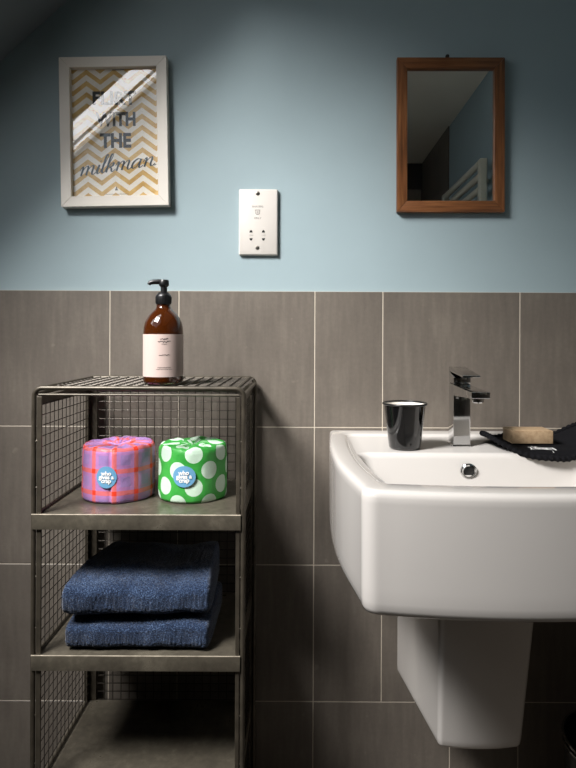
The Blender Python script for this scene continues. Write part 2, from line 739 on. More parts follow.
# ================================================================== PICTURE
PIC_D = CAM_D + WALL_Y
pc = pt(115.3, 133.0, PIC_D - 0.010)
mm = (PIC_D - 0.02) / FPX                     # metres per pixel at the frame's face
pw, ph = 107.6 * mm, 149.6 * mm
pic = thing('framed_print', 'white framed typographic print with gold zigzags hung on blue wall, slightly tilted', 'picture',
            (pc.x, WALL_Y, pc.z))
pic.rotation_euler = (0, math.radians(-1.25), 0)
FD = 0.022
fw = 0.0225
bm = bm_new()
X, Z, xi, zi = pw / 2, ph / 2, pw / 2 - fw, ph / 2 - fw


def mitre_frame(bm, X, Z, xi, zi, y0, y1, bev):
    sides = [((-X, -Z), (X, -Z), (xi, -zi), (-xi, -zi)), ((X, -Z), (X, Z), (xi, zi), (xi, -zi)),
             ((X, Z), (-X, Z), (-xi, zi), (xi, zi)), ((-X, Z), (-X, -Z), (-xi, -zi), (-xi, zi))]
    for s in sides:
        hexa(bm, [(p[0], y0, p[1]) for p in s] + [(p[0], y1, p[1]) for p in s], bev, 1)


mitre_frame(bm, X, Z, xi, zi, -FD, -0.0005, 0.0008)
obj('frame', bm, M['white_frame'], pic, smooth=False, local=True)
bm = bm_new()
box(bm, -xi - 0.004, xi + 0.004, -0.0085, -0.007, -zi - 0.004, zi + 0.004)
poster = obj('poster', bm, M['chevron'], pic, smooth=False, local=True, label='cream paper print with gold zigzag stripes')
YT = -0.0088


def plx(px, py):                               # photo pixel -> picture's own plane
    p = pt(px, py, PIC_D - 0.009)
    dx, dz = p.x - pc.x, p.z - pc.z
    a = math.radians(-1.25)
    return dx * math.cos(a) - dz * math.sin(a), dx * math.sin(a) + dz * math.cos(a)


for body, x0, x1, y0, y1 in (('FLIRT', 92.5, 136.0, 91.0, 105.0), ('WITH', 95.5, 135.5, 112.0, 126.5), ('THE', 99.8, 131.2, 133.0, 148.0)):
    t = text_bm(body, 0.03, bold=0.0012)
    xsv = [v.co.x for v in t.verts]; ysv = [v.co.y for v in t.verts]
    ax, az = plx(x0, (y0 + y1) / 2); bx_, bz_ = plx(x1, (y0 + y1) / 2)
    w, h = bx_ - ax, (y1 - y0) * mm
    for v in t.verts:
        v.co.x = (v.co.x - min(xsv)) / (max(xsv) - min(xsv)) * w - w / 2
        v.co.y = (v.co.y - min(ysv)) / (max(ysv) - min(ysv)) * h - h / 2
    xy_to_wall(t, (ax + bx_) / 2, YT, (az + bz_) / 2)
    obj('lettering', t, M['black_ink'], poster, smooth=False, local=True, label='black capitals ' + body)

# script word, strokes drawn as a brush pen would (units: x-height = 1)
LET = {
    'm': ([[(0, .55), (.12, .95), (.2, .9), (.2, .5), (.18, 0)], [(.18, .35), (.35, .85), (.52, 1.0), (.6, .8), (.58, .4), (.57, 0)],
           [(.57, .35), (.75, .85), (.92, 1.0), (1.0, .8), (.97, .35), (1.02, .05), (1.15, .02), (1.3, .25)]], 1.25),
    'i': ([[(0, .3), (.15, .95), (.14, .5), (.13, .15), (.22, 0), (.42, .25)], [(.2, 1.38), (.22, 1.3)]], .36),
    'l': ([[(0, .25), (.2, 1.0), (.34, 1.75), (.27, 1.95), (.17, 1.7), (.13, .8), (.13, .2), (.22, 0), (.42, .25)]], .36),
    'k': ([[(0, .25), (.2, 1.0), (.34, 1.75), (.27, 1.95), (.17, 1.7), (.13, .8), (.12, 0)],
           [(.12, .4), (.35, .85), (.52, .95), (.5, .65), (.25, .5)], [(.25, .5), (.42, .4), (.5, .1), (.62, 0), (.78, .25)]], .72),
    'a': ([[(.62, .85), (.42, 1.0), (.15, .75), (.05, .3), (.18, .02), (.42, .2), (.6, .8)], [(.64, .95), (.6, .5), (.62, .12), (.72, 0), (.92, .25)]], .86),
    'n': ([[(0, .55), (.12, .95), (.2, .9), (.2, .5), (.18, 0)], [(.18, .35), (.38, .85), (.55, 1.0), (.64, .8), (.6, .35), (.66, .05), (.78, .02), (.95, .25)]], .9),
    '.': ([[(.05, .10), (.08, .02)]], .2)}
word = 'milkman.'
tot = sum(LET[c][1] for c in word)
x0, z0 = plx(78.5, 176.5)
x1, z1 = plx(156.5, 165.0)
ux = (x1 - x0) / tot
uz = 0.0205
bm = bm_new()
cur = 0.0
for c in word:
    strokes, adv = LET[c]
    for s in strokes:
        q = []
        for (a, b) in s:
            xx = x0 + (cur + a) * ux + b * uz * 0.28
            q.append((xx, z0 + (z1 - z0) * (cur + a) / tot + b * uz))
        ribbon(bm, q, 0.0021 if c != '.' else 0.003, YT)
    cur += adv
obj('lettering', bm, M['script_ink'], poster, smooth=False, local=True, label='flowing script word milkman')
bm = bm_new()
ax, az = plx(116.5, 189.0)
hexa(bm, [(ax - .0035, YT, az - .003), (ax + .0035, YT, az - .003), (ax + .0035, YT + .0002, az - .003), (ax - .0035, YT + .0002, az - .003),
          (ax - .0006, YT, az + .005), (ax + .0006, YT, az + .005), (ax + .0006, YT + .0002, az + .005), (ax - .0006, YT + .0002, az + .005)])
obj('printed_mark', bm, M['grey_ink'], poster, smooth=False, local=True)
for x0p, x1p, yp in ((105, 129, 194.3), (114, 131, 196.0)):
    a, c = plx(x0p, yp), plx(x1p, yp)
    bm = bm_new()
    box(bm, a[0], c[0], YT, YT + .0002, a[1] - .0004, a[1] + .0004)
    obj('printed_mark', bm, M['grey_ink'], poster, smooth=False, local=True)
bm = bm_new()
a, c = plx(112, 69.8), plx(124, 69.8)
box(bm, a[0], c[0], YT, YT + .0002, a[1] - .0008, a[1] + .0008)
obj('printed_mark', bm, M['grey_ink'], poster, smooth=False, local=True)
bm = bm_new()
bm.faces.new([bm.verts.new((a, -0.0125, b)) for a, b in ((-xi - .002, -zi - .002), (xi + .002, -zi - .002), (xi + .002, zi + .002), (-xi - .002, zi + .002))])
obj('glass', bm, M['pane'], pic, smooth=False, local=True, recalc=False, label='clear picture glass catching the roof light')

# ================================================================== MIRROR
mc = pt(450.5, 135.3, CAM_D - 0.005)
mk = (CAM_D - 0.012) / FPX
mw, mh = 108.0 * mk, 155.0 * mk
mir = thing('wall_mirror', 'small wood framed mirror hung on the blue wall above the basin', 'mirror', (mc.x, WALL_Y, mc.z))
mir.rotation_euler = (0, math.radians(-0.2), 0)
X, Z = mw / 2, mh / 2
xi, zi = X - 0.0225, Z - 0.0245
MD = 0.016
for s, nm, mt in ((((-X, -Z), (X, -Z), (xi, -zi), (-xi, -zi)), 'frame_rail', 'wood_h'), (((X, Z), (-X, Z), (-xi, zi), (xi, zi)), 'frame_rail', 'wood_h'),
                  (((X, -Z), (X, Z), (xi, zi), (xi, -zi)), 'frame_stile', 'wood_v'), (((-X, Z), (-X, -Z), (-xi, -zi), (-xi, zi)), 'frame_stile', 'wood_v')):
    bm = bm_new()
    hexa(bm, [(p[0], -MD, p[1]) for p in s] + [(p[0], -0.001, p[1]) for p in s], 0.0014, 2)
    obj(nm, bm, M[mt], mir, local=True, angle=30)
bm = bm_new()
box(bm, -xi - .004, xi + .004, -0.0085, -0.006, -zi - .004, zi + .004)
obj('mirror_glass', bm, M['mirror'], mir, smooth=False, local=True, label='dark reflecting mirror glass')
bm = bm_new()
cyl(bm, (-0.007, -0.0005, Z + 0.004), (-0.007, -0.010, Z + 0.004), 0.0016, 10)
lathe_p = [(-0.007, -0.0095, Z + 0.004), (-0.007, -0.0105, Z + 0.004), (-0.007, -0.0125, Z + 0.004), (-0.007, -0.0135, Z + 0.004)]
tube(bm, lathe_p, [0.003, 0.0045, 0.0042, 0.002], 12)
obj('hanging_hook', bm, M['hole'], mir, local=True, label='small dark wall hook above the frame')

# ================================================================== SHAVER SOCKET
sc_ = pt(258.2, 221.8, CAM_D - 0.006)
SX, SZ = sc_.x, sc_.z
sk = (CAM_D - 0.006) / FPX
soc = thing('shaver_socket', 'white plastic shaver socket plate screwed to the blue wall between picture and mirror', 'socket', (SX, WALL_Y, SZ))
hw, hh = 19.6 * sk, 33.2 * sk
bm = bm_new()
rings = []
for i_, y in ((0.0, -0.0005), (0.0, -0.0055), (0.0008, -0.008), (0.003, -0.0095)):
    rr = 0.003
    ring = []
    for cx, cz, a0 in ((hw - rr, hh - rr, 0), (-hw + rr, hh - rr, PI / 2), (-hw + rr, -hh + rr, PI), (hw - rr, -hh + rr, 1.5 * PI)):
        for k in range(6):
            a = a0 + k / 5 * PI / 2
            ring.append((cx + (rr - i_ if rr > i_ else 0.0001) * math.cos(a) - (0 if rr > i_ else 0), y, cz + (rr - i_ if rr > i_ else 0.0001) * math.sin(a)))
    rings.append(ring)
loft(bm, rings)
face = obj('faceplate', bm, M['plastic'], soc, local=True)
YP = -0.0095
def spx(px, py):
    p = pt(px, py, CAM_D - 0.004)
    return p.x - SX, p.z - SZ
for (px, py) in ((257.8, 193.4), (257.4, 247.8)):
    a, b = spx(px, py)
    bm = bm_new()
    tube(bm, [(a, YP + .001, b), (a, YP - .0006, b), (a, YP - .0012, b)], [0.0046, 0.0044, 0.003], 16)
    s = obj('screw', bm, M['screw'], soc, local=True)
    bm = bm_new()
    box(bm, a - .0032, a + .0032, YP - .0016, YP - .0011, b - .0006, b + .0006)
    obj('screw_slot', bm, M['hole'], s, smooth=False, local=True)
for px, py, fl in ((251.0, 231.5, 1), (263.4, 231.5, 1), (251.0, 239.2, -1), (263.4, 239.2, -1)):
    a, b = spx(px, py)
    bm = bm_new()
    pts_ = [(a - .0036, b - .0022 * fl), (a + .0036, b - .0022 * fl), (a + .0024, b + .0016 * fl), (a, b + .0034 * fl), (a - .0024, b + .0016 * fl)]
    loft(bm, [[(x, YP - .0001, z) for x, z in pts_], [(x, YP - .0004, z) for x, z in pts_]])
    obj('pin_hole', bm, M['hole'], soc, smooth=False, local=True)
for body, px, py, sz in (('SHAVERS', 257.6, 206.6, 0.0062), ('ONLY', 257.6, 218.2, 0.0058), ('230V', 251.2, 235.4, 0.0042), ('115V', 263.6, 235.4, 0.0042)):
    a, b = spx(px, py)
    t = xy_to_wall(text_bm(body, sz), a, YP - .0002, b)
    obj('lettering', t, M['grey_ink'], soc, smooth=False, local=True, label='small grey printed text')
bm = bm_new()
a, b = spx(257.6, 212.2)
for q in ([(-.0045, .004), (-.0045, -.002), (-.002, -.0048), (.002, -.0048), (.0045, -.002), (.0045, .004)],
          [(-.006, .005), (.006, .005)], [(-.002, .001), (.002, .001)], [(-.002, -.0015), (.002, -.0015)]):
    tube(bm, [(a + x, YP - .0002, b + z) for x, z in q], 0.0005, 5)
obj('shaver_symbol', bm, M['grey_ink'], soc, local=True, label='small grey shaver pictogram')

# ================================================================== SHELVING UNIT
UX0, UX1, UYF, UYB = -0.4635, -0.0925, -0.277, -0.012
ZT = 0.9705
TR = [0.7487, 0.5058, 0.2720, 0.0400]
unit = thing('wire_shelving_unit', 'worn gunmetal wire mesh shelving unit with open front standing against dark tiles', 'shelf',
             ((UX0 + UX1) / 2, (UYF + UYB) / 2, 0.0))
rr = 0.0042


def arch(y):
    R = 0.014
    a, b = UX0 + rr, UX1 - rr
    q = [(a, y, 0.0)] + [(a, y, z) for z in (0.3, 0.6)]
    zt = ZT - rr
    for k in range(7):
        t = k / 6 * PI / 2
        q.append((a + R - R * math.cos(t), y, zt - R + R * math.sin(t)))
    for k in range(7):
        t = k / 6 * PI / 2
        q.append((b - R + R * math.sin(t), y, zt - R + R * math.cos(t)))
    q += [(b, y, z) for z in (0.6, 0.3, 0.0)]
    return q


for nm, y in (('front_frame', UYF + rr), ('rear_frame', UYB - rr)):
    bm = bm_new()
    tube(bm, arch(y), rr, 10)
    # second, lower cross bar just under the top rail
    cyl(bm, (UX0 + .012, y + (0.001 if y < -0.1 else 0), ZT - 0.0155), (UX1 - .012, y + (0.001 if y < -0.1 else 0), ZT - 0.0155), 0.0022, 8)
    obj(nm, bm, M['shaded_steel'], unit)
# top rails from front to back
for x in (UX0 + rr, UX1 - rr):
    bm = bm_new()
    cyl(bm, (x, UYF + rr, ZT - 0.015), (x, UYB - rr, ZT - 0.015), 0.0035, 8)
    obj('top_rail', bm, M['shaded_steel'], unit)
    bm = bm_new()
    cyl(bm, (x + (0.012 if x < -0.3 else -0.012), UYF + rr, ZT - 0.004), (x + (0.012 if x < -0.3 else -0.012), UYB - rr, ZT - 0.004), 0.003, 8)
    obj('top_rail', bm, M['shaded_steel'], unit)
WR = 0.0008


def wires(bm, axis, at, a0, a1, z0, z1, step=0.0180):
    """mesh of wires in a vertical plane; axis is the horizontal run"""
    def P(a, z, o=0.0):
        return (a, at + o, z) if axis == 'x' else (at + o, a, z)
    n = max(1, round((a1 - a0) / step))
    for i in range(n + 1):
        a = a0 + (a1 - a0) * i / n
        cyl(bm, P(a, z0), P(a, z1), WR, 6)
    n = max(1, round((z1 - z0) / step))
    for i in range(n + 1):
        z = z0 + (z1 - z0) * i / n
        cyl(bm, P(a0, z, WR * 1.5), P(a1, z, WR * 1.5), WR, 6)


# wire top
bm = bm_new()
ya, yb = UYF + 2 * rr, UYB - 2 * rr
xa, xb = UX0 + 0.014, UX1 - 0.014
n = round((xb - xa) / 0.0198)
for i in range(n + 1):
    x = xa + (xb - xa) * i / n
    cyl(bm, (x, UYF + rr, ZT - 0.0028), (x, UYB - rr, ZT - 0.0028), 0.0011, 6)
n = round((yb - ya) / 0.0198)
for i in range(n + 1):
    y = ya + (yb - ya) * i / n
    cyl(bm, (xa - .008, y, ZT - 0.0048), (xb + .008, y, ZT - 0.0048), 0.0011, 6)
obj('wire_top', bm, M['wire'], unit)

tiers = [(TR[0] + .001, ZT - 0.019), (TR[1] + .001, TR[0] - 0.026), (TR[2] + .001, TR[1] - 0.026), (TR[3] + .001, TR[2] - 0.026)]
for ti, (z0, z1) in enumerate(tiers):
    for side in (0, 1):
        s = 1 if side == 0 else -1
        xo = (UX0 + 2 * rr + 0.0015) if side == 0 else (UX1 - 2 * rr - 0.0015)       # outer face of the flat bar
        bm = bm_new()
        th = 0.0085 if side == 0 else 0.007
        x0_, x1_ = sorted((xo, xo + s * th))
        box(bm, x0_, x1_, UYF + 0.002, UYF + 0.0055, z0, z1, 0.0006, 1)               # front flange
        xs0, xs1 = sorted((xo, xo + s * 0.003))
        box(bm, xs0, xs1, UYF + 0.0055, UYF + 0.013, z0, z1)                          # side flange, front
        box(bm, xs0, xs1, UYB - 0.022, UYB - 0.010, z0, z1)                           # side flange, back
        bx0, bx1 = sorted((xo, xo + s * 0.018))
        box(bm, bx0, bx1, UYB - 0.0100, UYB - 0.0070, z0, z1)                         # back flange
        if ti == 0:
            box(bm, xs0, xs1, UYF + 0.013, UYB - 0.022, z1 - 0.016, z1)
        cyl(bm, (xo + s * .001, UYF + 0.012, z0 + .002), (xo + s * .001, UYB - 0.02, z0 + .002), 0.0026, 8)
        for zz in (z0 + 0.045, z0 + (z1 - z0) * 0.62):                                # weld tacks between bar and post
            xw = UX0 + rr if side == 0 else UX1 - rr
            cyl(bm, (xw, UYF + rr, zz), (xo + s * 0.003, UYF + rr, zz), 0.0018, 6)
        pf = obj('side_panel', bm, M['shaded_steel'], unit, angle=30)
        bm = bm_new()
        wires(bm, 'y', xo + s * 0.0035, UYF + 0.012, UYB - 0.014, z0 + .002, z1 - (0.014 if ti == 0 else 0.0))
        obj('wire_mesh', bm, M['wire'], pf)
    bm = bm_new()
    wires(bm, 'x', UYB - 0.0055, UX0 + 0.010, UX1 - 0.010, z0 - 0.002, z1)
    obj('back_mesh', bm, M['wire'], unit)
for zt in TR:
    bm = bm_new()
    LIP = 0.0255
    # folded sheet: flat top, front and side lips, returned edges
    box(bm, UX0 + 0.003, UX1 - 0.008, UYF - 0.002, UYF + 0.0012, zt - LIP, zt + 0.0012, 0.0011, 2)
    box(bm, UX0 + 0.004, UX1 - 0.008, UYF, UYB - 0.008, zt - 0.002, zt, 0.0005, 1)
    box(bm, UX0 + 0.008, UX0 + 0.0105, UYF + 0.001, UYB - 0.008, zt - LIP, zt - 0.001)
    box(bm, UX1 - 0.0115, UX1 - 0.009, UYF + 0.001, UYB - 0.008, zt - LIP, zt - 0.001)
    box(bm, UX0 + 0.008, UX1 - 0.009, UYB - 0.0105, UYB - 0.008, zt - LIP, zt - 0.001)
    tr_ = obj('shelf_tray', bm, M['steel'], unit, angle=30)
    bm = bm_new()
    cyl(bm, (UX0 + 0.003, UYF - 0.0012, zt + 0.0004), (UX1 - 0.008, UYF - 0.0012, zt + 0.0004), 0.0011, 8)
    obj('worn_highlight_edge', bm, M['edge_highlight'], tr_, label='worn front edge with its highlight painted in')

# ================================================================== PUMP BOTTLE
bd = 1.106
bp = pt(163.2, 384, bd)
BX, BY, BZ = bp.x, bp.y, ZT - 0.0017
bot = thing('pump_bottle', 'amber pump bottle with blush paper label standing on the wire shelving unit', 'bottle', (BX, BY, BZ))
R = 0.0364
prof = [(0.0005, 0.0002), (0.029, 0.0), (0.0338, 0.0018), (R, 0.006), (R, 0.095), (0.0358, 0.104), (0.0336, 0.1135), (0.0295, 0.122),
        (0.0245, 0.1295), (0.0185, 0.135), (0.0145, 0.139), (0.0128, 0.1425), (0.0126, 0.148), (0.0005, 0.1482)]
bm = bm_new(); lathe(bm, [(r, BZ + z) for r, z in prof], BX, BY, 64)
obj('bottle_body', bm, M['amber'], bot, angle=60, label='shiny amber brown body')
bm = bm_new()
seg = 64
a0, a1 = -2.05, 2.05
zz0, zz1 = BZ + 0.0140, BZ + 0.0915
rings = []
for r in (R + .0002, R + .0005):
    for z in (zz0, zz1):
        rings.append([(BX + r * math.sin(a0 + (a1 - a0) * k / seg), BY - r * math.cos(a0 + (a1 - a0) * k / seg), z) for k in range(seg + 1)])
loft(bm, [rings[2], rings[3]], False, False, closed=False)
lab = obj('paper_label', bm, M['label'], bot, angle=60, recalc=False, label='blush pink paper label')
ang = math.atan2(-BX, BY + CAM_D) + 0.04
random.seed(3)


def scribble(zc, half, amp, n, w):
    t = bmesh.new()
    q = [(-half + 2 * half * i / n, random.uniform(-amp, amp)) for i in range(n + 1)]
    for (a, b), (c, d) in zip(q[:-1], q[1:]):
        dx, dy = c - a, d - b
        l = math.hypot(dx, dy)
        nx, ny = -dy / l * w, dx / l * w
        t.faces.new([t.verts.new((a + nx, b + ny, 0)), t.verts.new((a - nx, b - ny, 0)), t.verts.new((c - nx, d - ny, 0)), t.verts.new((c + nx, d + ny, 0))])
    xy_to_cyl(t, BX, BY, R + 0.0008, ang, zc)
    obj('lettering', t, M['black_ink'], lab, smooth=False, recalc=False, label='tiny grey printed line')


scribble(zz0 + 0.0690, 0.0070, 0.0019, 12, 0.00055)
scribble(zz0 + 0.0640, 0.0115, 0.0017, 18, 0.00055)
scribble(zz0 + 0.0595, 0.0050, 0.0007, 10, 0.0003)
scribble(zz0 + 0.0395, 0.0095, 0.0012, 16, 0.00045)
scribble(zz0 + 0.0175, 0.0120, 0.0006, 26, 0.00028)
scribble(zz0 + 0.0145, 0.0145, 0.0006, 30, 0.00028)
bm = bm_new()
lathe(bm, [(r, BZ + z) for r, z in [(0.001, 0.146), (0.0138, 0.147), (0.0142, 0.1485), (0.0142, 0.1620), (0.0132, 0.1645), (0.0100, 0.1675), (0.0100, 0.169), (0.001, 0.169)]], BX, BY, 40)
for k in range(32):
    a = 2 * PI * k / 32
    cyl(bm, (BX + .0142 * math.cos(a), BY + .0142 * math.sin(a), BZ + .1495), (BX + .0142 * math.cos(a), BY + .0142 * math.sin(a), BZ + .1612), 0.0006, 5)
obj('pump_collar', bm, M['black_plastic'], bot)
bm = bm_new()
lathe(bm, [(r, BZ + z) for r, z in [(0.001, 0.169), (0.0060, 0.169), (0.0060, 0.179), (0.0088, 0.1815), (0.0092, 0.184), (0.0092, 0.1905), (0.008, 0.1925), (0.001, 0.193)]], BX + 0.0006, BY, 32)
tube(bm, [(BX + .004, BY, BZ + .1885), (BX - .008, BY - .002, BZ + .1890), (BX - .018, BY - .004, BZ + .1885), (BX - .0245, BY - .005, BZ + .1865), (BX - .0262, BY - .0052, BZ + .1830)],
     [.0048, .0048, .0045, .0040, .0034], 12)
obj('pump_head', bm, M['black_plastic'], bot)

# ================================================================== WRAPPED ROLLS
def wrapped_roll(name, label, cx, cy, z0, r, h, mt, seed, seam, sticker_ang, sticker_z, sx, sz, size, roll=0.0, twist_r=0.018):
    t = thing(name, label, 'toilet roll', (cx, cy, z0))
    bm = bm_new()
    uvl = bm.loops.layers.uv.new('UVMap')
    SEG = 150
    prof = [(0.0, 0.0), (r * 0.5, 0.0), (r * 0.9, 0.0), (r * 0.975, 0.0015), (r, 0.006), (r * 1.004, 0.02), (r * 1.0, h * .35), (r * 1.0, h * .55), (r * 1.002, h * .75),
            (r * 1.0, h * .88), (r * 0.985, h * 0.945), (r * 0.95, h * 0.985), (r * 0.88, h * 1.0), (r * 0.75, h * 1.002), (r * 0.58, h * 1.0), (r * 0.42, h * 0.995),
            (r * 0.28, h * 0.985), (r * 0.16, h * 0.96), (r * 0.05, h * 0.95)]
    L = 0.0
    arc = [0.0]
    for (a, b), (c, d) in zip(prof[:-1], prof[1:]):
        arc.append(arc[-1] + math.hypot(c - a, d - b))
    base_arc = arc[4]
    rnd = random.Random(seed)
    ph = [rnd.uniform(0, 6.28) for _ in range(6)]
    grid = []
    for i, (pr, pz) in enumerate(prof):
        row = []
        for k in range(SEG):
            a = 2 * PI * k / SEG
            nv = mnoise.noise(Vector((math.cos(a) * 2.2, math.sin(a) * 2.2, pz * 26 + seed * 7)))
            n2 = mnoise.noise(Vector((math.cos(a) * 7, math.sin(a) * 7, pz * 70 + seed * 3)))
            rad, z = pr, pz
            side = 3 <= i <= 10
            if side:
                rad += nv * 0.0016 + n2 * 0.0006
                dseam = (a - seam + PI) % (2 * PI) - PI                       # overlap of the paper
                if -0.02 < dseam < 0.35:
                    rad += 0.0022 * (1 - max(0, dseam) / 0.35)
                rad -= 0.0016 * math.exp(-((dseam + 0.06) / 0.05) ** 2)
            if i >= 10:
                t_ = (r - pr) / r                                             # 0 rim .. 1 centre: gathered pleats
                amp = 0.0026 * math.sin(PI * min(1, t_ * 1.15)) + 0.0008
                pl = math.sin(a * 9 + ph[0] + 3.5 * t_) * 0.5 + math.sin(a * 17 + ph[1] - 2.0 * t_) * 0.35 + math.sin(a * 5 + ph[2] + 2 * t_) * 0.5
                z += amp * pl + n2 * 0.003 * min(1, t_ * 4) + (0.0015 * math.cos(a - 0.8) * min(1, t_ * 3))
            row.append(bm.verts.new((cx + rad * math.cos(a), cy + rad * math.sin(a), z0 + max(0.0004 if i < 3 else 0.0006, z))))
        grid.append(row)
    for i in range(len(prof) - 1):
        for k in range(SEG):
            j = (k + 1) % SEG
            f = bm.faces.new((grid[i][k], grid[i][j], grid[i + 1][j], grid[i + 1][k]))
            us = (k, k + 1, k + 1, k)
            vs_ = (i, i, i + 1, i + 1)
            for lp, u, v in zip(f.loops, us, vs_):
                rr_ = r if v <= 11 else max(prof[v][0], r * 0.35)
                lp[uvl].uv = (2 * PI * u / SEG * r, arc[v] - base_arc)
    bm.faces.new(list(reversed(grid[0])))
    bm.faces.new(grid[-1])
    w = obj('paper_wrapper', bm, M[mt], t, angle=70, recalc=False)
    # oval sticker with three lines of rounded lettering
    bm = bm_new()
    rs = r * 1.004 + 0.0024
    c0 = bm.verts.new((0, 0, 0))
    ringv = []
    inner = []
    for k in range(40):
        a = 2 * PI * k / 40
        inner.append(bm.verts.new((sx * .5 * math.cos(a), sz * .5 * math.sin(a), 0)))
        ringv.append(bm.verts.new((sx * math.cos(a), sz * math.sin(a), 0)))
    for k in range(40):
        j = (k + 1) % 40
        bm.faces.new((c0, inner[k], inner[j]))
        bm.faces.new((inner[k], ringv[k], ringv[j], inner[j]))
    rot = Matrix.Rotation(roll, 3, 'Z')
    for v in bm.verts:
        v.co = rot @ v.co
    xy_to_cyl(bm, cx, cy, rs, sticker_ang, z0 + sticker_z)
    st = obj('logo_sticker', bm, M['sticker'], w, recalc=False, label='round blue sticker with white lettering')
    for body, dz in (('who', 0.0068), ('gives a', 0.0), ('crap', -0.0068)):
        tb = text_bm(body, size, bold=0.00042, spacing=0.98)
        for v in tb.verts:
            v.co.y += dz
            v.co = rot @ v.co
        xy_to_cyl(tb, cx, cy, rs + 0.0009, sticker_ang, z0 + sticker_z)
        obj('lettering', tb, M['white_ink'], st, smooth=False, recalc=False)
    return t


rd = 1.152
r1 = pt(119, 500, rd)
wrapped_roll('wrapped_toilet_roll', 'toilet roll in lilac paper with orange check, beside the green spotted one', r1.x, r1.y, TR[0], 0.0680, 0.1025, 'plaid', 1,
             -1.45, -0.03, 0.0505, 0.0188, 0.0200, 0.0106)
r2 = pt(193, 500, rd)
wrapped_roll('wrapped_toilet_roll', 'toilet roll in green paper with pale spots, beside the lilac checked one', r2.x, r2.y, TR[0], 0.0650, 0.1025, 'dots', 2,
             0.9, -0.07, 0.0515, 0.0215, 0.0195, 0.0112, 0.05)

# ================================================================== TOWELS
def towel(name, label, x0, x1, yf, yb, z0, h, seed, dome=0.0, taper=0.0, fold=0.62, bulge=0.0):
    bm = bm_new()
    NX, rnd = 150, random.Random(seed)
    # outline in (y, z): rounded fold at the front, squarer at the back
    out = []
    N = 150
    for k in range(N):
        a = 2 * PI * k / N
        c, s = math.cos(a), math.sin(a)
        e = 0.32 if c > 0 else fold
        yy = math.copysign(abs(c) ** e, c)
        z_ = math.copysign(abs(s) ** (0.34 if c > 0 else fold * 0.62), s)
        out.append((yy, z_))
    rings = []
    for i in range(-7, NX + 8):
        if i < 0:
            f = 1 - (-i / 7.0) ** 2.2 * 0.999
            u = 0.0
            xoff = -0.010 * (1 - (1 - (-i / 7.0)) ** 2) * 0.9
        elif i > NX:
            f = 1 - ((i - NX) / 7.0) ** 2.2 * 0.999
            u = 1.0
            xoff = 0.010 * (1 - (1 - ((i - NX) / 7.0)) ** 2) * 0.9
        else:
            f, u, xoff = 1.0, i / NX, 0.0
        ff = max(0.02, f)
        ring = []
        for (yy, z_) in out:
            v = (yy + 1) / 2                                       # 0 front .. 1 back
            ym, hy = (yf + yb) / 2, (yb - yf) / 2
            x = x0 + (x1 - x0) * u + xoff
            x += (taper * v) * (1 - u) - taper * 0.35 * v * u
            hh_ = h * (1 + dome * math.sin(PI * min(1, v * 0.75)) * (0.75 + 0.25 * math.sin(PI * u)))
            hh_ *= 1 + 0.05 * math.sin(u * 5.3 + seed) + 0.03 * math.sin(u * 11 + seed * 2)
            y = ym + yy * hy * (0.55 + 0.45 * ff) - bulge * (1 - v) * math.exp(-((u - 0.08) / 0.16) ** 2)
            zc = z0 + hh_ / 2 + z_ * hh_ / 2 * ff
            p = Vector((x, y, zc))
            nz = mnoise.noise(p * 38 + Vector((seed, 0, 0))) * 0.0022 + mnoise.noise(p * 13 + Vector((0, seed, 0))) * 0.0038
            fz = rnd.uniform(-0.0011, 0.0013)
            d = Vector((0, yy, z_)).normalized() if abs(yy) + abs(z_) > 0 else Vector((0, 0, 1))
            p += d * (nz + fz) + Vector((rnd.uniform(-.0006, .0006), 0, 0))
            p.z = max(p.z, z0 + 0.0006)
            ring.append(p)
        rings.append(ring)
    loft(bm, rings)
    o = obj(name, bm, M['terry'], None, angle=180, origin=((x0 + x1) / 2, (yf + yb) / 2, z0))
    return o


t1 = towel('folded_towel', '', -0.4030, -0.1640, -0.265, -0.075, TR[1] + 0.0004, 0.0495, 3)
tag(t1, 'folded navy terry towel lying on the middle shelf under the other towel', 'towel')
t2 = towel('folded_towel', '', -0.4070, -0.1620, -0.265, -0.055, TR[1] + 0.0548, 0.0650, 8, dome=0.12, taper=0.030, fold=0.75, bulge=0.008)
tag(t2, 'folded navy terry towel with plump front, topmost of the shelf pair', 'towel')

# ================================================================== BASIN
CX = 0.315
RIM = 0.852
bas = thing('wall_basin', 'white square ceramic wash basin fixed to the tiled wall under the mirror', 'basin', (CX, 0.0, 0.680))
WTAB = [(0.0, .249), (-.08, .254), (-.15, .2575), (-.21, .2582), (-.27, .2568), (-.33, .2535), (-.40, .2440), (-.46, .2335), (-.52, .2262)]


def wid(y):
    return sum(wid0(y + (k - 4) * 0.009) for k in range(9)) / 9


def wid0(y):
    for (ya_, wa), (yb_, wb_) in zip(WTAB[:-1], WTAB[1:]):
        if ya_ >= y >= yb_:
            t = (ya_ - y) / (ya_ - yb_)
            return wa + (wb_ - wa) * t
    return WTAB[-1][1] + (y + .52) * .12 if y < -.5 else WTAB[0][1]


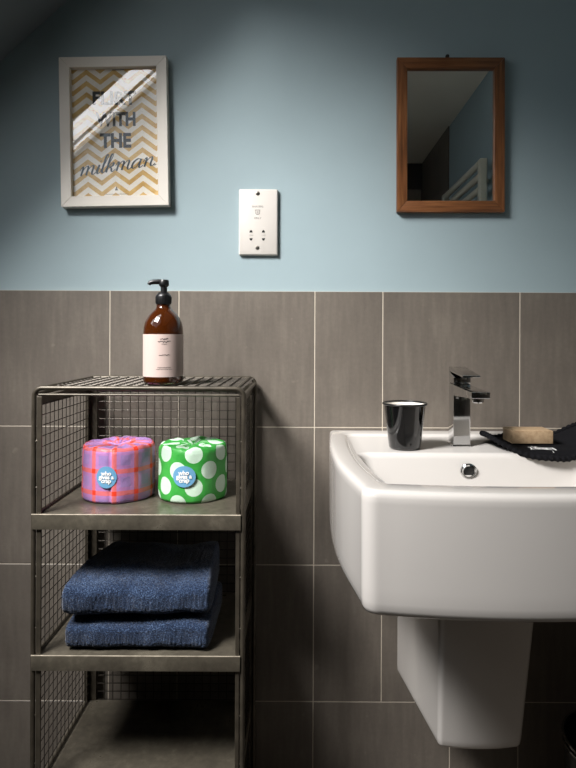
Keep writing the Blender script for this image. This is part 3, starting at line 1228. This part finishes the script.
def outline(inset, yback, yfront, rc, bow, ws=1.0, rb=0.0, n=44, nc=8, nf=18):
    """closed plan outline, left side front-to-back symmetric; same point count every time"""
    P = []
    def xw(y):
        return wid(y) * ws - inset
    yb0, yf0 = yback - rb, yfront + rc
    # left side, back -> front
    left = []
    for k in range(nc + 1):                                        # back corner
        a = k / nc * PI / 2
        left.append((xw(yback) - rb * (1 - math.sin(a)), yback - rb * (1 - math.cos(a))))
    left = [(xw(yb0) - rb + rb * math.sin(a_), yb0 + rb * math.cos(a_)) for a_ in [k / nc * PI / 2 for k in range(nc + 1)]]
    for k in range(1, n + 1):
        y = yb0 + (yf0 - yb0) * k / n
        left.append((xw(y), y))
    xf = xw(yf0)
    for k in range(1, nc + 1):
        a = k / nc * PI / 2
        left.append((xf - rc + rc * math.cos(a), yf0 - rc * math.sin(a)))
    P += [(CX - x, y) for x, y in left]
    xe = xf - rc
    for k in range(1, nf):
        t = -1 + 2 * k / nf
        P.append((CX + xe * t, yfront - bow * (1 - t * t)))
    P += [(CX + x, y) for x, y in reversed(left)]
    return P


def ring(o, z):
    return [(x, y, z) for x, y in o]


FY = -0.508
rings = []
for ins, z in ((0.040, .6800), (0.018, .6803), (0.0095, .6823), (0.0045, .6858), (0.0022, .692), (0.0012, .702), (0.0008, .72), (0.0004, .79), (0.0, .835),
               (0.0, .8425), (0.0012, .8470), (0.0035, .8500), (0.007, .8516), (0.012, RIM)):
    rings.append(ring(outline(ins, -0.0015, FY + ins, max(0.008, 0.024 - ins * .3) if ins < 0.03 else 0.02, 0.018, rb=0.0), z))
# rim, deck recess and bowl
rings.append(ring(outline(0.030, -0.040, FY + 0.040, 0.024, 0.012, rb=0.020), RIM))
rings.append(ring(outline(0.0345, -0.0445, FY + 0.044, 0.024, 0.012, rb=0.020), RIM - 0.0012))
rings.append(ring(outline(0.0375, -0.0475, FY + 0.047, 0.024, 0.012, rb=0.020), RIM - 0.0040))
rings.append(ring(outline(0.0395, -0.0500, FY + 0.049, 0.024, 0.012, rb=0.020), RIM - 0.0050))
DECK = RIM - 0.0050
rings.append(ring(outline(0.0450, -0.2150, FY + 0.050, 0.024, 0.012, rb=0.022), DECK))
rings.append(ring(outline(0.0480, -0.2200, FY + 0.053, 0.024, 0.012, rb=0.022), DECK - 0.0010))
rings.append(ring(outline(0.0505, -0.2245, FY + 0.056, 0.024, 0.012, rb=0.022), DECK - 0.0045))
rings.append(ring(outline(0.0520, -0.2270, FY + 0.059, 0.024, 0.012, rb=0.022), DECK - 0.0100))
rings.append(ring(outline(0.0600, -0.2380, FY + 0.070, 0.030, 0.010, rb=0.030), DECK - 0.0700))
rings.append(ring(outline(0.0680, -0.2460, FY + 0.078, 0.034, 0.008, rb=0.034), DECK - 0.0950))
rings.append(ring(outline(0.0850, -0.2600, FY + 0.092, 0.036, 0.006, rb=0.036), DECK - 0.1100))
rings.append(ring(outline(0.1700, -0.3100, FY + 0.140, 0.020, 0.002, rb=0.020), DECK - 0.1180))
bm = bm_new(); loft(bm, rings)
obj('basin_body', bm, M['ceramic'], bas, angle=55)
# overflow ring and drain
ov = pt(468.3, 471.0, 1.069)
oy = -0.2325
bm = bm_new()
segs = 28
def oring(r, y, dz=0.0):
    return [(ov.x + r * math.cos(2 * PI * k / segs), y + 0.16 * r * math.sin(2 * PI * k / segs) * -1 * 0.8, ov.z + r * math.sin(2 * PI * k / segs)) for k in range(segs)]
loft(bm, [oring(.0145, oy + .003), oring(.0145, oy - .0015), oring(.0125, oy - .0035), oring(.0100, oy - .0030), oring(.0090, oy + .002)], False, False)
obj('overflow_ring', bm, M['chrome'], bas)
bm = bm_new()
loft(bm, [oring(.0095, oy - .0005), oring(.0093, oy + .003)])
obj('overflow_hole', bm, M['hole'], bas)
bm = bm_new()
lathe(bm, [(.001, DECK - .1150), (.026, DECK - .1150), (.030, DECK - .1165), (.031, DECK - .119)], CX, -0.345, 32)
obj('drain', bm, M['chrome'], bas)

# semi pedestal
ped = thing('semi_pedestal', 'white ceramic half pedestal fixed to the wall beneath the basin', 'pedestal', (CX + 0.011, 0.0, 0.32))
PX = CX + 0.011
bm = bm_new()


def ped_ring(wb_, wf, yf, rc, z, bow, zf=None):
    P = []
    yb_ = -0.0002
    P.append((PX - wb_, yb_, z))
    nseg = 8
    for k in range(1, nseg):
        t = k / nseg
        P.append((PX - (wb_ + (wf - wb_) * t), yb_ + (yf + rc - yb_) * t, z + ((zf - z) * t if zf is not None else 0)))
    zz_ = zf if zf is not None else z
    for k in range(7):
        a = k / 6 * PI / 2
        P.append((PX - (wf - rc + rc * math.cos(a)), yf + rc - rc * math.sin(a), zz_))
    for k in range(1, 8):
        t = -1 + 2 * k / 8
        P.append((PX + (wf - rc) * t, yf - bow * (1 - t * t), zz_))
    Q = [(2 * PX - x, y, zc) for x, y, zc in reversed(P[:8 + 7])]
    return P + Q


rings = [ped_ring(0.087, 0.054, -0.195, 0.010, 0.3240, 0.004, 0.3220),
         ped_ring(0.1040, 0.0700, -0.228, 0.010, 0.3225, 0.005, 0.3205),
         ped_ring(0.1080, 0.0735, -0.2340, 0.010, 0.3245, 0.006, 0.3225),
         ped_ring(0.1094, 0.0748, -0.2365, 0.010, 0.3290, 0.006, 0.3270),
         ped_ring(0.1098, 0.0760, -0.2385, 0.010, 0.3400, 0.007, 0.3380),
         ped_ring(0.1100, 0.0810, -0.2660, 0.012, 0.5000, 0.007),
         ped_ring(0.1105, 0.0870, -0.2935, 0.013, 0.6797, 0.007)]
loft(bm, rings)
obj('pedestal_shell', bm, M['ceramic'], ped, angle=50)

# ================================================================== TAP
tap = thing('basin_mixer_tap', 'square chrome mixer tap standing on the back of the basin', 'tap', (0.3117, -0.140, DECK))
tx0, tx1 = 0.2953, 0.3280
ty0, ty1 = -0.160, -0.122
bm = bm_new()
box(bm, tx0 - .002, tx1 + .002, ty0 - .002, ty1 + .002, DECK, DECK + .003, 0.001, 2)
obj('base_plate', bm, M['chrome'], tap, angle=30)
zsp0, zsp1 = CAM_H - 0.1095, CAM_H - 0.0975
bm = bm_new()
box(bm, tx0, tx1, ty0, ty1, DECK + .003, zsp1 + 0.004, 0.0012, 2)
obj('tap_body', bm, M['chrome'], tap, angle=30)
bm = bm_new()
yse = 1.022 - CAM_D
hexa(bm, [(tx0, yse, zsp0 + .001), (tx1, yse, zsp0 + .001), (tx1, ty0 + .001, zsp0 - .006), (tx0, ty0 + .001, zsp0 - .006),
          (tx0, yse, zsp1), (tx1, yse, zsp1), (tx1, ty0 + .001, zsp1 + .003), (tx0, ty0 + .001, zsp1 + .003)], 0.0012, 2)
sp = obj('spout', bm, M['chrome'], tap, angle=30)
bm = bm_new()
lathe(bm, [(.001, zsp0 - .0075), (.0095, zsp0 - .0075), (.0105, zsp0 - .006), (.0105, zsp0 + .001)], (tx0 + tx1) / 2, yse + .017, 24)
obj('aerator', bm, M['chrome'], sp, angle=30)
bm = bm_new()
zb = zsp1 + .0055
hexa(bm, [(tx0, ty0, zb), (tx1, ty0, zb), (tx1, ty1, zb), (tx0, ty1, zb), (tx0, ty0, zb + .012), (tx1, ty0, zb + .012), (tx1, ty1, zb + .024), (tx0, ty1, zb + .024)], 0.0012, 2)
hexa(bm, [(tx0, ty0 - .062, zb + .016), (tx1, ty0 - .062, zb + .016), (tx1, ty1, zb + .022), (tx0, ty1, zb + .022),
          (tx0, ty0 - .062, zb + .0195), (tx1, ty0 - .062, zb + .0195), (tx1, ty1, zb + .031), (tx0, ty1, zb + .031)], 0.0012, 2)
obj('lever', bm, M['chrome'], tap, angle=30)
bm = bm_new()
box(bm, tx0 + .002, tx1 - .002, ty0 + .002, ty1 - .002, zsp1 + .003, zb + .001)
obj('cartridge_gap', bm, M['chrome_dark'], tap, smooth=False)

# ================================================================== TUMBLER
tp = pt(404.6, 448, 1.122)
TX, TY = tp.x, tp.y
cup = thing('enamel_tumbler', 'black enamel tumbler with white inside on the left of the basin deck', 'cup', (TX, TY, DECK))
H = 0.0845
bm = bm_new()
lathe(bm, [(r, DECK + z) for r, z in [(.0005, .0004), (.026, .0004), (.0285, .0015), (.0298, .0045), (.0335, .035), (.0388, H - .004), (.0396, H)]], TX, TY, 64)
obj('cup_body', bm, M['enamel_black'], cup, angle=60)
bm = bm_new()
lathe(bm, [(r, DECK + z) for r, z in [(.0392, H), (.0380, H - .004), (.0327, .035), (.0290, .006), (.0275, .0035), (.0005, .0030)]], TX, TY, 64)
obj('cup_lining', bm, M['enamel_white'], cup, angle=60, label='white enamel inside')
bm = bm_new()
tube(bm, [(TX + .0402 * math.cos(2 * PI * k / 64), TY + .0402 * math.sin(2 * PI * k / 64), DECK + H) for k in range(64)], 0.0021, 10, closed=True)
obj('rolled_rim', bm, M['bin_black'], cup)

# ================================================================== CLOTH AND SOAP
KX, KY, KRX, KRY = 0.4585, -0.148, 0.1020, 0.0930


def cloth_z(sx_, sy_):
    r_ = min(1.0, math.hypot(sx_, sy_))
    z = DECK + 0.0030
    l = max(0.0, (-sx_ - 0.55) / 0.45)
    r = max(0.0, (sx_ - 0.52) / 0.48)
    z += 0.020 * l ** 1.5 + 0.042 * r ** 1.3
    y = KY + sy_ * KRY
    droop = max(0.0, (-0.212 - y) / 0.030)
    z -= 0.013 * min(1.2, droop) ** 1.5 * max(0.0, 1 - 1.4 * r)
    z += 0.0012 * math.sin(sx_ * 9 + sy_ * 4) * r_
    return z


cl = thing('soap_cloth', 'black scalloped cloth mat with white script under the soap bar on the basin', 'cloth', (KX, KY, DECK))
bm = bm_new()
NR, NA = 16, 96
top, bot_ = [], []
for layer, off in ((top, 0.0016), (bot_, -0.0016)):
    for i in range(NR + 1):
        row = []
        for k in range(NA):
            a = 2 * PI * k / NA
            q = i / NR
            sx_, sy_ = q * math.cos(a), q * math.sin(a)
            row.append(bm.verts.new((KX + sx_ * KRX, KY + sy_ * KRY, cloth_z(sx_, sy_) + off)))
        layer.append(row)
for layer in (top, bot_):
    for i in range(1, NR):
        for k in range(NA):
            j = (k + 1) % NA
            bm.faces.new((layer[i][k], layer[i][j], layer[i + 1][j], layer[i + 1][k]))
    bm.faces.new(layer[1])
for k in range(NA):
    j = (k + 1) % NA
    bm.faces.new((top[NR][k], top[NR][j], bot_[NR][j], bot_[NR][k]))
loose = [v for v in bm.verts if not v.link_faces]
bmesh.ops.delete(bm, geom=loose, context='VERTS')
mat_o = obj('cloth_mat', bm, M['cloth_black'], cl, angle=60)
bm = bm_new()
NE = 360
path, rad = [], []
for k in range(NE):
    a = 2 * PI * k / NE
    path.append((KX + 0.985 * KRX * math.cos(a), KY + 0.985 * KRY * math.sin(a), cloth_z(.985 * math.cos(a), .985 * math.sin(a)) + 0.0016))
    rad.append(0.0047 + 0.0010 * math.sin(a * 60))
tube(bm, path, rad, 8, closed=True)
obj('scalloped_edge', bm, M['cloth_black'], cl, angle=80, label='ribbed black stitched edging')
tb = text_bm('x klkeanye', 0.0120, bold=0.0003, shear=0.25, xscale=0.92)
for v in tb.verts:
    a, b, c = v.co
    xx, yy = 0.4470 + a, -0.2020 + b * 3.5
    sx_, sy_ = (xx - KX) / KRX, (yy - KY) / KRY
    v.co = (xx, yy, cloth_z(sx_, sy_) + 0.0030)
obj('lettering', tb, M['white_ink'], mat_o, smooth=False, recalc=False, label='small white script lettering')

sx0, sx1 = 0.4055, 0.4845
SZ0 = DECK + 0.0072
bm = bm_new()
box(bm, sx0, sx1, -0.166, -0.114, SZ0, SZ0 + 0.0250, 0.0018, 2)
sb = obj('soap_bar', bm, M['soap'], None, angle=30, origin=((sx0 + sx1) / 2, -0.132, SZ0))
tag(sb, 'rectangular tan soap bar resting on the black cloth beside the tap', 'soap')

# ================================================================== BIN
bd_ = 1.10
br = pt(566.5, 741, bd_)
BR = 0.105
bcx, bcy = br.x + BR, br.y
bh = br.z
bn = thing('waste_bin', 'black round waste bin with chrome rim on the floor under the basin', 'bin', (bcx, bcy, 0.0))
bm = bm_new()
lathe(bm, [(.001, 0.001), (.080, 0.0), (.084, .003), (.100, bh - .03), (.1015, bh - .004), (.099, bh - .003), (.082, .008), (.001, .008)], bcx, bcy, 56)
obj('bin_body', bm, M['bin_black'], bn, angle=50)
bm = bm_new()
tube(bm, [(bcx + .1025 * math.cos(2 * PI * k / 64), bcy + .1025 * math.sin(2 * PI * k / 64), bh - .003) for k in range(64)], 0.0026, 8, closed=True)
tube(bm, [(bcx + .1025 * math.cos(2 * PI * k / 64), bcy + .1025 * math.sin(2 * PI * k / 64), bh - .014) for k in range(64)], 0.0018, 8, closed=True)
obj('bin_rim', bm, M['chrome'], bn, label='chrome rim')

# ================================================================== TOWEL RAIL (seen in the mirror)
ry0, ry1 = -1.68, -1.075
rz1 = CAM_H + 0.705 * XR / 0.78
rad_o = thing('towel_radiator', 'cream ladder towel radiator reflected in the small mirror', 'radiator', (XR - 0.06, (ry0 + ry1) / 2, 0.95))
rx = XR - 0.055
for y in (ry0, ry1):
    bm = bm_new()
    box(bm, rx - .015, rx + .015, y - .018, y + .018, 0.95, rz1, 0.005, 3)
    obj('upright', bm, M['radiator'], rad_o)
for k in range(16):
    z = rz1 - 0.014 - k * 0.052
    bm = bm_new()
    tube(bm, [(rx - .006, ry0 + .016, z), (rx - .006, ry1 - .016, z)], 0.013, 14)
    obj('crossbar', bm, M['radiator'], rad_o)
for y, z in ((ry0 + .1, rz1 - .06), (ry1 - .1, rz1 - .06), (ry0 + .1, 1.05), (ry1 - .1, 1.05)):
    bm = bm_new()
    cyl(bm, (rx, y, z), (XR - (.0012 if z > z_tile else .0076), y, z), 0.009, 12)
    obj('wall_bracket', bm, M['radiator'], rad_o)

# ================================================================== WORLD, CAMERA, VIEW
w = bpy.data.worlds.new('sky')
SC.world = w
w.use_nodes = True
w.node_tree.nodes['Background'].inputs['Color'].default_value = (0.75, 0.87, 1.0, 1)
w.node_tree.nodes['Background'].inputs['Strength'].default_value = 0.9

cam = bpy.data.cameras.new('camera')
cam.sensor_fit = 'HORIZONTAL'
cam.sensor_width = 36.0
cam.lens = FPX / 576 * 36.0
cam.shift_x = (288 - 300) / 576
cam.shift_y = -(384 - 335) / 576
cam.clip_start = 0.02
co = bpy.data.objects.new('camera', cam)
co.matrix_world = Matrix.Translation((0, -CAM_D, CAM_H)) @ Matrix.Rotation(PI / 2, 4, 'X') @ Matrix.Rotation(ROLL, 4, 'Z')
COL.objects.link(co)
SC.camera = co

vs = SC.view_settings
vs.view_transform = 'Standard'
vs.look = 'None'
vs.gamma = 1
vs.use_curve_mapping = False
vs.exposure = 0.0
SC.cycles.use_denoising = True
SC.cycles.max_bounces = 12
SC.cycles.diffuse_bounces = 6
SC.cycles.transparent_max_bounces = 16
SC.cycles.caustics_reflective = False
SC.cycles.caustics_refractive = False
